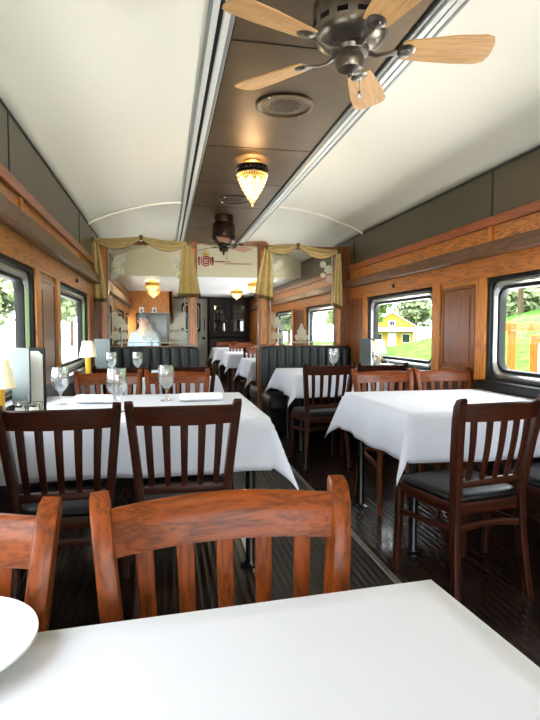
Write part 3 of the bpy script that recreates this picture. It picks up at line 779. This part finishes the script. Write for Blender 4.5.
def make_chandelier(loc, label, sc=1., power=14., style=0):
    t = thing('chandelier', label, 'chandelier', loc, 0, 'crystal ceiling lights'); t.scale = (sc, sc, sc if style == 0 else sc*.85)
    MB().lathe([(.001, 0), (.060, 0), (.062, -.012), (.04, -.02), (.03, -.05), (.001, -.05)], n=24).build('ceiling_plate', 'gold', t)
    MB().lathe([(.118, -.045), (.124, -.050), (.124, -.062), (.116, -.066), (.116, -.082), (.124, -.086), (.124, -.106), (.118, -.110), (.112, -.108), (.112, -.048)], n=36, caps=False).build('iron_band', 'iron' if style == 0 else 'gold', t)
    ar_ = MB()
    for i in range(4):
        a = PI/4+PI/2*i; ar_.tube([(.03*math.cos(a), .03*math.sin(a), -.03), (.07*math.cos(a), .07*math.sin(a), -.045), (.115*math.cos(a), .115*math.sin(a), -.055)], .004, 6)
    ar_.build('band_arm', 'gold', t)
    sb = MB()
    for i in range(24):
        a = 2*PI*i/24; sb.gem((.127*math.cos(a), .127*math.sin(a), -.074), .007, .008)
    sb.build('band_stud', 'steel', t, smooth=0)
    tiers = [(.120, -.118), (.113, -.145), (.102, -.172), (.090, -.199), (.077, -.226), (.062, -.253), (.046, -.280), (.030, -.305), (.014, -.328)] if style == 0 else [(.120, -.118), (.108, -.145), (.090, -.172), (.066, -.198), (.036, -.22), (.012, -.238)]
    for r, z in tiers:
        q = MB(); n = max(4, int(2*PI*r/.021))
        for i in range(n):
            a = 2*PI*i/n+z*40; q.gem((r*math.cos(a), r*math.sin(a), z), .0105, .014)
            q.gem((r*math.cos(a+.5*2*PI/n), r*math.sin(a+.5*2*PI/n), z+.013), .005, .006)
        q.build('crystal_tier', 'crystal', t, smooth=0)
    q = MB().gem((0, 0, tiers[-1][1]-.03), .012, .018).build('crystal_drop', 'crystal', t, smooth=0)
    bu = MB()
    for i in range(3):
        a = 2*PI*i/3; bu.ball((.045*math.cos(a), .045*math.sin(a), -.15), .02, 10, 8, (1, 1, 1.4))
    bu.build('bulb', 'bulb', t)
    l = bpy.data.lights.new('lamp_light', 'POINT'); l.energy = power; l.color = (1, .80, .52); l.shadow_soft_size = .06
    lo = bpy.data.objects.new('lamp_light', l); COL.objects.link(lo); lo.parent = t; lo.location = (0, 0, -.20)
    return t
make_chandelier((FX, 4.40, ZT), 'crystal ceiling chandelier on the bronze strip, in front of the dark fan', 1.0, CH_P)
make_chandelier((FX, -.30, ZT), 'crystal ceiling chandelier added out of view behind the viewer for more light', 1.0, CH_P)  # unseen lamp added to brighten the interior
for x, y, l in [(.545, 9.85, 'small gold chandelier beyond the left etched glass, the nearer of two'), (.54, 11.35, 'small gold chandelier beyond the left etched glass, the farther of two'),
                (2.35, 9.65, 'small gold chandelier in the far section by the right post'), (2.28, 11.6, 'small gold chandelier in the far section, farther and nearer the aisle')]:
    make_chandelier((x, y, ZF), l, 1.0, FAR_P, 1)
for y, l in ((3.30, 'round speaker vent in the bronze strip between near fan and chandelier'), (5.72, 'round speaker vent in the bronze strip just before the dark fan')):
    t = thing('ceiling_vent', l, 'vent', (1.475, y, ZT), 0, 'round ceiling vents'); t.scale = (1.28, 1.28, 1)
    MB().lathe([(.118, 0), (.135, -.002), (.138, -.008), (.130, -.012), (.122, -.010), (.112, -.004), (.112, 0)], n=40, caps=False).build('rim', 'bronze', t)
    MB().lathe([(.001, -.004), (.115, -.004), (.115, -.001), (.001, -.001)], n=40).build('plate', 'bronze', t)
    g = MB()
    for i in range(14):
        for j in range(14):
            x, yy = -.078+.012*i, -.078+.012*j
            if math.hypot(x, yy) < .078: g.lathe([(.0038, 0), (.0038, -.0015)], (x, yy, -.004), 6)
    g.build('grille', 'seam', t, smooth=0)
    sc = MB()
    for i in range(4): sc.ball((.126*math.cos(PI/4+PI/2*i), .126*math.sin(PI/4+PI/2*i), -.011), .006, 8, 4)
    sc.build('screw', 'steel', t)

# ------------------------------------------------------------------ curtains on the screen
YC = YP-.12
def swag(pts, sags, tails, label):
    t = thing('curtain_swag', label, 'curtain', (0, YC, 0), 0, 'olive gold swag curtains')
    for (x0, z0), (x1, z1), sag in zip(pts[:-1], pts[1:], sags):
        m_ = MB()
        def f(u, v, x0=x0, x1=x1, z0=z0, z1=z1, sag=sag):
            s_ = math.sin(PI*u); th_ = .04+.10*s_
            fold = .018*math.sin(v*PI*5)*(.4+.6*s_)
            return (x0+(x1-x0)*u, -.02-.03*math.sin(PI*v)*(.5+s_)-fold, z0+(z1-z0)*u-(sag+.045*v)*s_ - th_*.4*v + .012*(1-v))
        m_.grid(28, 18, f); w_ = m_.build('swag', 'curtain', t, smooth=80, solid=.004, recalc=False)
        e = MB(); e.tube([tuple(Vector(f(i/20, 1.0))+Vector((0, -.004, -.003))) for i in range(21)], .007, 6); e.build('swag_edge', 'curtain_trim', w_)
    for x, z in pts: MB().ball((x, -.04, z), .024, 10, 8, (1, .8, 1.2)).build('rosette', 'curtain_trim', t)
    for (xt, wt, xb, wb, z0, z1, bend) in tails:
        def f(u, v):
            w_ = wt+(wb-wt)*v**.8; c_ = xt+(xb-xt)*v
            return (c_+(u-.5)*w_, -.025-.022*math.sin(u*PI*5+.6)*(.35+.65*v)-.02*v, z0+(z1-z0)*v+.03*v*math.sin(u*PI*2.5)*0 - bend*v*(u-.5))
        tl = MB().grid(40, 16, f).build('tail', 'curtain', t, smooth=80, solid=.004, recalc=False)
        MB().grid(40, 2, lambda u, v: tuple(Vector(f(u, .94+.065*v))+Vector((0, -.006, 0)))).build('hem_band', 'curtain_trim', tl, smooth=80, solid=.004, recalc=False)
    return t
def X_(p): return CAMX+(p-164)*(YC/552)
def Z_(p): return H-(p-330.3)*(YC/541*1.0)*.985
swag([(X_(97), Z_(243)), (X_(143), Z_(240)), (X_(189), Z_(244))], [.012, .015], [(X_(99), .07, X_(101), .20, Z_(243), Z_(303), 0), (X_(187), .07, X_(189.5), .25, Z_(244), Z_(297), 0)], 'olive gold curtain swag over the left etched glass, with two hanging tails')
swag([(X_(268), Z_(246)), (X_(301), Z_(243)), (X_(345), Z_(248))], [-.01, .012], [(X_(269), .07, X_(264.5), .23, Z_(246), Z_(298), .05), (X_(345), .05, X_(343.5), .13, Z_(247), Z_(307), .05)], 'olive gold curtain swag over the right etched glass, with two hanging tails')
# ------------------------------------------------------------------ far end fittings
cb = thing('display_cabinet', 'dark glazed cabinet against the dark end wall, right of the steel door', 'cabinet', (2.42, Y1-.02, 0))
MB().box(-.50, .54, -.34, 0, .0, .98).build('lower_cupboard', 'darkwall', cb, bevel=.006)
MB().box(-.50, .54, -.05, 0, 1.02, 2.0).box(-.50, .54, -.30, -.05, 1.02, 1.06).box(-.50, .54, -.30, -.05, 1.93, 2.0).box(-.50, -.46, -.30, -.05, 1.06, 1.93).box(.50, .54, -.30, -.05, 1.06, 1.93).box(-.02, .04, -.30, -.05, 1.06, 1.93).box(-.46, .50, -.28, -.05, 1.44, 1.46).build('upper_case', 'darkwall', cb, smooth=0)
for sg, xc in ((-1, -.24), (1, .27)):
    d_ = MB()
    for a, b, c_, e_ in ((-.22, .22, 1.06, 1.16), (-.22, .22, 1.83, 1.93), (-.22, -.14, 1.16, 1.83), (.14, .22, 1.16, 1.83)): d_.box(xc+a, xc+b, -.325, -.305, c_, e_)
    dd = d_.build('door', 'darkwall', cb, bevel=.003)
    MB().box(xc-.14, xc+.14, -.317, -.313, 1.16, 1.83).build('door_pane', 'darkpane', dd, smooth=0)
    MB().ball((xc-sg*.18, -.335, 1.42), .014).build('knob', 'gold', dd)
for i, (x, z, w, h_) in enumerate([(-.30, 1.72, .08, .10), (-.20, 1.72, .08, .10), (.18, 1.72, .09, .09), (.30, 1.72, .10, .08), (.20, 1.46, .14, .16), (.33, 1.46, .11, .13)]):
    o = MB().box(-w/2, w/2, -.02, .02, 0, h_).build('card', 'paper', cb, bevel=.003); o.location = (x, -.2, z if z < 1.6 else 1.62)
sh = MB().box(-.46, .50, -.28, -.05, 1.605, 1.62).build('shelf', 'darkwall', cb, smooth=0)
for i, x in enumerate((-.36, -.28, -.20, -.12)):
    o = MB().lathe([(.001, 0), (.025, 0), (.022, .07), (.034, .10), (.034, .12), (.001, .12)], n=12); o.shift(x, -.2, 1.46); o.build('cup', 'china', cb)
pc = thing('framed_mirror', 'dark framed mirror on the oak compartment wall behind the etched glass', 'mirror', (.49, 12.5, 1.15))
f = MB(); a, b = .36, .42
f.box(-a, a, -.035, -.001, b-.05, b).box(-a, a, -.035, -.001, -b, -b+.05).box(-a, -a+.05, -.035, -.001, -b+.05, b-.05).box(a-.05, a, -.035, -.001, -b+.05, b-.05)
f.build('frame', 'darkwall', pc, bevel=.004); MB().box(-a+.05, a-.05, -.012, -.004, -b+.05, b-.05).build('mirror_glass', 'picture', pc, smooth=0)
for i, x in enumerate((.25, .53)):
    o = thing('wall_switch', ('white switch plate on the oak compartment wall, above the mirror near the window side', 'white switch plate on the oak compartment wall, above the mirror centre')[i], 'switch', (x, 12.5, 1.62), 0, 'switch plates')
    MB().box(-.05, .05, -.012, -.001, -.08, .08).build('plate', 'white', o, bevel=.004); MB().box(-.018, .018, -.018, -.012, -.03, .03).build('rocker', 'iron', o, bevel=.002)

# ------------------------------------------------------------------ person seated beyond the etched glass
def skinmesh(name, pts, edges, radii, m, parent, sub=2, root=0):
    me = bpy.data.meshes.new(name); me.from_pydata(pts, edges, [])
    o = bpy.data.objects.new(name, me); COL.objects.link(o); o.parent = parent
    s = o.modifiers.new('skin', 'SKIN'); s.use_smooth_shade = True
    for i, r in enumerate(radii):
        q = me.skin_vertices[0].data[i]; q.radius = (r, r) if not isinstance(r, tuple) else r; q.use_root = (i == root)
    z = o.modifiers.new('sub', 'SUBSURF'); z.levels = sub; z.render_levels = sub
    me.materials.append(M[m]); return o
PR = thing('person', 'grey-haired person in a pale blue shirt seated beyond the left etched glass', 'person', (.45, 8.57, .055), R(-25))
# local: the person faces -Y (towards the camera), head turned to their left
J = dict(pel=(0, .0, .52), wai=(0, .01, .70), che=(0, -.01, .92), neb=(0, -.015, 1.10), nec=(0, -.035, 1.18), hea=(0, -.055, 1.27), top=(0, -.05, 1.36))
P_ = [J[k] for k in ('pel', 'wai', 'che', 'neb', 'nec', 'hea', 'top')]
Rr = [(.16, .12), (.15, .11), (.165, .115), (.09, .08), (.055, .055), (.078, .09), (.06, .07)]
Ed = [(0, 1), (1, 2), (2, 3), (3, 4), (4, 5), (5, 6)]
def chain(base, pts, rad):
    p = base
    for q, r in zip(pts, rad): P_.append(q); Rr.append(r); Ed.append((p, len(P_)-1)); p = len(P_)-1
    return p
for s in (-1, 1):
    chain(3, [(s*.17, -.01, 1.06), (s*.235, -.03, .82), (s*.20, -.24, .80), (s*.17, -.30, .80)], [.06, .045, .034, .028])
    h0 = len(P_)-1
    chain(h0, [(s*.155, -.35, .80)], [(.036, .018)])
    pm = len(P_)-1
    for k, (dx, L) in enumerate(((-.03, .062), (-.010, .072), (.010, .067), (.03, .052))):
        chain(pm, [(s*.155+dx, -.385, .802), (s*.155+dx*1.1, -.385-L*.5, .797), (s*.155+dx*1.1, -.385-L*.9, .785)], [.010, .009, .008])
    chain(h0, [(s*.155-s*.042, -.345, .798), (s*.155-s*.058, -.375, .795)], [.011, .009])
    chain(0, [(s*.10, -.06, .53), (s*.11, -.42, .52), (s*.11, -.43, .05), (s*.11, -.55, -.012)], [.085, .06, .045, .038])
skinmesh('body', P_, Ed, Rr, 'skin', PR)
P2 = [J['pel'], J['wai'], J['che'], (0, -.012, 1.07), (0, -.02, 1.115)]; E2 = [(0, 1), (1, 2), (2, 3), (3, 4)]; R2 = [(.172, .135), (.165, .125), (.18, .13), (.12, .095), (.078, .072)]
for s in (-1, 1):
    n = len(P2); P2 += [(s*.172, -.01, 1.05), (s*.238, -.03, .82), (s*.208, -.19, .802)]; R2 += [.078, .062, .05]; E2 += [(3, n), (n, n+1), (n+1, n+2)]
skinmesh('shirt', P2, E2, R2, 'shirt', PR)
P3 = [(0, 0, .53)]; E3 = []; R3 = [(.175, .13)]
for s in (-1, 1):
    n = len(P3); P3 += [(s*.10, -.06, .535), (s*.11, -.42, .525), (s*.11, -.43, .06)]; R3 += [.10, .075, .06]; E3 += [(0, n), (n, n+1), (n+1, n+2)]
skinmesh('trousers', P3, E3, R3, 'trousers', PR)
hr = MB().grid(20, 12, lambda u, v: (0.094*math.cos(2*PI*u)*math.cos(v*PI/2), -.045+.105*math.sin(2*PI*u)*math.cos(v*PI/2)*(1 if math.sin(2*PI*u) > 0 else .82), 1.305+.095*math.sin(v*PI/2)-(.085 if math.sin(2*PI*u) > -.25 else 0)*(1-v)**1.5))
hr.build('hair', 'hair', PR, smooth=80, solid=.008)
fc = MB().loft([[(.0, -.150, 1.285), (.004, -.148, 1.284), (-.004, -.148, 1.284)], [(0, -.168, 1.255), (.014, -.146, 1.25), (-.014, -.146, 1.25)], [(0, -.150, 1.245), (.010, -.144, 1.244), (-.010, -.144, 1.244)]])
fc.build('nose', 'skin', PR)
for s in (-1, 1):
    MB().ball((s*.031, -.134, 1.283), .010).build('eye', 'eye', PR)
    MB().ball((s*.084, -.05, 1.27), .028, 10, 6, (.35, .7, 1)).build('ear', 'skin', PR)
MB().ball((0, -.140, 1.222), .022, 10, 6, (1, .35, .25)).build('mouth', 'lip', PR)
dup(C1, (.43, 8.57, 0), R(155), 'cherry chair under the seated person beyond the left etched glass', G)

# ------------------------------------------------------------------ the world outside the windows
def gz(x, y):
    z = -1.0
    if x > 3:
        k = max(0., min(1., (46-y)/22)) if y > 0 else 1.
        z += max(0, x-9)*.30*k
        z += .25*math.sin(x*.35+1)*math.sin(y*.27)*min(1, max(0, (x-8)/6))
    return z
gr = MB().grid(60, 70, lambda u, v: (3.3+75*u, -25+130*v, gz(3.3+75*u, -25+130*v)))
struct(gr.build('ground_right', 'grass', smooth=180, recalc=False), 'green grassy bank outside the right windows', 'ground')
struct(MB().grid(6, 60, lambda u, v: (3.1+6.2*u, -25+54*v, -.86-.06*u)).build('ground_bounce', 'bounce_ground', smooth=0, recalc=False), 'pale gravel added beside the right windows to bounce daylight onto the ceiling', 'ground')  # strip added as a reflector for the ceiling
gl = MB().grid(10, 10, lambda u, v: (-90+89.8*u**.35, -25+150*v, -1.0))
struct(gl.build('ground_left', 'gravel', smooth=0, recalc=False), 'pale gravel yard outside the left windows', 'ground')

def tree_meshes(seed, h, r, m):
    rd = random.Random(seed); b = MB()
    for i in range(1500):
        while True:
            p = Vector((rd.uniform(-1, 1), rd.uniform(-1, 1), rd.uniform(-1, 1)))
            if .35 < p.length < 1: break
        k = .75+.25*math.sin(p.x*7+seed)*math.sin(p.y*6)*math.sin(p.z*8+1)
        c = Vector((p.x*r*k, p.y*r*k, h*.62+p.z*h*.40*k)); s_ = rd.uniform(.12, .26)*r/1.6
        a = Vector((rd.uniform(-1, 1), rd.uniform(-1, 1), rd.uniform(-1, 1))).normalized()*s_; d = a.orthogonal().normalized()*s_*.7
        b.add([c-a, c+d, c+a, c-d], [(0, 1, 2, 3)])
    return b
def make_tree(seed, h, r, m, label):
    t = thing('tree', label, 'tree', group='trees outside')
    tree_meshes(seed, h, r, m).build('crown', m, t, smooth=0, recalc=False)
    MB().tube([(0, 0, -.3), (.05, 0, h*.25), (0, .06, h*.5), (.04, 0, h*.85)], [.16, .13, .09, .03], 8).build('trunk', 'bark', t)
    return t
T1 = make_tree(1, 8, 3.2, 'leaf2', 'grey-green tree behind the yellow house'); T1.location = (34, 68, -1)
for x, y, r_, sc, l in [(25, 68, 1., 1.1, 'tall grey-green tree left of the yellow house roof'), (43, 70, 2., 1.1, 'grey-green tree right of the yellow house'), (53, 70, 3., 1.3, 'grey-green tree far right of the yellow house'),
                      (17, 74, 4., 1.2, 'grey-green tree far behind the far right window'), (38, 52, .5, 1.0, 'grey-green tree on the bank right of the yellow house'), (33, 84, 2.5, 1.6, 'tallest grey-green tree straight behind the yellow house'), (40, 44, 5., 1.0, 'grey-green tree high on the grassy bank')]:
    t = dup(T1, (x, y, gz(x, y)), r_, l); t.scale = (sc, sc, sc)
T2 = make_tree(5, 6, 2.4, 'leaf', 'bright green tree on the bank behind the timber fence'); T2.location = (15.5, 17, gz(15.5, 17))
for x, y, r_, sc, l in [(21, 14, 1, 1.1, 'bright green tree up the bank in the near right window'), (18.5, 21.5, 2, 1.0, 'bright green tree on the bank between the right windows'), (21, 28, 3, 1.1, 'bright green tree on the bank behind the oak panel'),
                      (13, 8, 4, .8, 'bright green tree low on the bank beside the fence'), (11.5, 30, 5, .8, 'bright green tree by the track beyond the etched glass'), (10, 40, .7, 1.1, 'bright green tree farther along the track'), (9, 50, 2., 1.2, 'bright green tree farthest along the track'), (14, 36, 1.7, 1., 'bright green tree on the bank before the house')]:
    t = dup(T2, (x, y, gz(x, y)), r_, l); t.scale = (sc, sc, sc)
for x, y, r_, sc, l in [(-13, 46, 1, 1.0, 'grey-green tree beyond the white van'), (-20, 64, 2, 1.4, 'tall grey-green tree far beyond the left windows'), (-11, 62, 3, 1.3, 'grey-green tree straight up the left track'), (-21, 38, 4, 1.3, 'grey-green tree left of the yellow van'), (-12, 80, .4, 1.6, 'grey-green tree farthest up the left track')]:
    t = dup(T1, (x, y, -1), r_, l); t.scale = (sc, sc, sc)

# yellow house, gable towards the train
hx, hy, hz = 25.4, 56, -1.1
hs = thing('house', 'small yellow house with a white porch roof, outside the right banquette window', 'house', (hx, hy, hz), R(-24))
w2, dp, ev, pk = 2.5, 6, 2.6, 4.1
MB().prism([(-w2, 0), (w2, 0), (w2, ev), (0, pk), (-w2, ev)], lambda u, v, d: (u, d, v), 0, dp).build('wall', 'house', hs, smooth=0)
rf = MB()
for s in (-1, 1): rf.prism([(s*(w2+.3), ev-.12), (0, pk+.06), (0, pk+.22), (s*(w2+.3), ev+.04)], lambda u, v, d: (u, d, v), -.35, dp+.3)
rf.build('roof', 'roof', hs, smooth=0)
MB().box(-w2-.1, w2+.2, -1.3, 0, 2.15, 2.55).build('porch_roof', 'house_white', hs, bevel=.03)
for x in (-2.3, 2.3): MB().box(x-.07, x+.07, -1.25, -1.1, 0, 2.15).build('porch_post', 'house_white', hs)
dr = MB().box(-.45, .45, -.06, 0, 0, 2.0).build('door', 'house_white', hs, bevel=.01); MB().ball((.33, -.09, 1.), .04).build('door_knob', 'iron', dr)
for x in (-1.5, 1.5):
    wf = MB().box(x-.45, x+.45, -.05, 0, .9, 1.9).build('window', 'house_white', hs, bevel=.01); MB().box(x-.38, x+.38, -.065, -.05, .97, 1.83).build('pane', 'vanglass', wf, smooth=0)
wf = MB().box(-.35, .35, -.05, 0, 2.75, 3.35).build('window', 'house_white', hs, bevel=.01); MB().box(-.28, .28, -.065, -.05, 2.82, 3.28).build('pane', 'vanglass', wf, smooth=0)

# timber fence beside the train
fn = thing('timber_fence', 'orange timber fence with a top rail outside the near right window', 'fence', (6.3, 7.9, 0), R(-35))
for x, zt in ((0, 1.18), (.34, 1.10), (1.9, 1.18), (3.3, 1.18)): MB().box(x-.07, x+.07, -.02, .12, -1.1, zt).build('post', 'fence', fn, bevel=.01)
MB().box(-.10, 3.4, -.09, -.02, 1.17, 1.30).build('top_rail', 'fence', fn, bevel=.01)
MB().box(-.10, 3.4, -.09, -.02, -.5, -.36).build('lower_rail', 'fence', fn, bevel=.01)
gp = MB().box(-.13, .13, -.13, .13, -1.1, .98).lathe([(.15, .98), (.15, 1.02), (.02, 1.08)], n=4).build('bollard', 'greypost', bevel=.02)
gp.location = (6.55, 7.30, 0); tag(gp, 'pale grey post at the right edge, beside the timber fence', 'post')

def make_van(label, loc, rz, band):
    v = thing('van', label, 'van', loc, rz, 'vans outside the left windows')
    prof = [(-2.3, .35), (2.3, .35), (2.35, .9), (1.75, 1.15), (1.2, 1.95), (-2.2, 2.05), (-2.32, 1.8)]
    MB().prism(prof, lambda u, q, d: (u, d, q), -.9, .9).build('body', 'vanwhite', v, bevel=.06)
    if band: MB().box(-2.30, 1.15, -.915, .915, 1.45, 1.90).build('side_band', 'vanyellow', v, bevel=.01)
    MB().prism([(.75, 1.22), (1.62, 1.22), (1.2, 1.8), (.75, 1.8)], lambda u, q, d: (u, d, q), -.92, .92).build('cab_window', 'vanglass', v, smooth=0)
    MB().prism([(1.80, 1.19), (1.30, 1.87), (1.27, 1.85), (1.77, 1.17)], lambda u, q, d: (u, d, q), -.75, .75).build('windscreen', 'vanglass', v, smooth=0)
    for x in (-1.4, 1.45):
        for s in (-1, 1):
            MB().lathe([(.001, -.11), (.30, -.11), (.34, -.08), (.34, .08), (.30, .11), (.001, .11)], n=24).xf(Matrix.Translation((x, s*.82, .34)) @ Matrix.Rotation(PI/2, 4, 'X')).build('wheel', 'tyre', v)
    MB().box(2.28, 2.42, -.9, .9, .35, .55).build('bumper', 'black', v, bevel=.03)
    return v
make_van('white van with a yellow upper band outside the near left window', (-5.6, 18.2, -1.0), R(100), True)
make_van('plain white van farther off outside the far left window', (-7.4, 33, -1.0), R(95), False)

# ------------------------------------------------------------------ daylight
w = bpy.data.worlds.new('overcast_sky'); SC.world = w; w.use_nodes = True
nt = w.node_tree; bg = nt.nodes['Background']
bg.inputs['Color'].default_value = (.86, .94, 1.0, 1); bg.inputs['Strength'].default_value = SKY
sn = bpy.data.lights.new('sun_light', 'SUN'); sn.energy = SUN; sn.angle = R(12); sn.color = (1, .98, .95)
so = bpy.data.objects.new('sun_light', sn); COL.objects.link(so); so.rotation_euler = Vector((.03, -.5, -1)).to_track_quat('-Z', 'Y').to_euler()
SC.view_settings.view_transform = 'Standard'; SC.view_settings.look = 'None'; SC.view_settings.gamma = 1; SC.view_settings.use_curve_mapping = False
SC.view_settings.exposure = EXPO
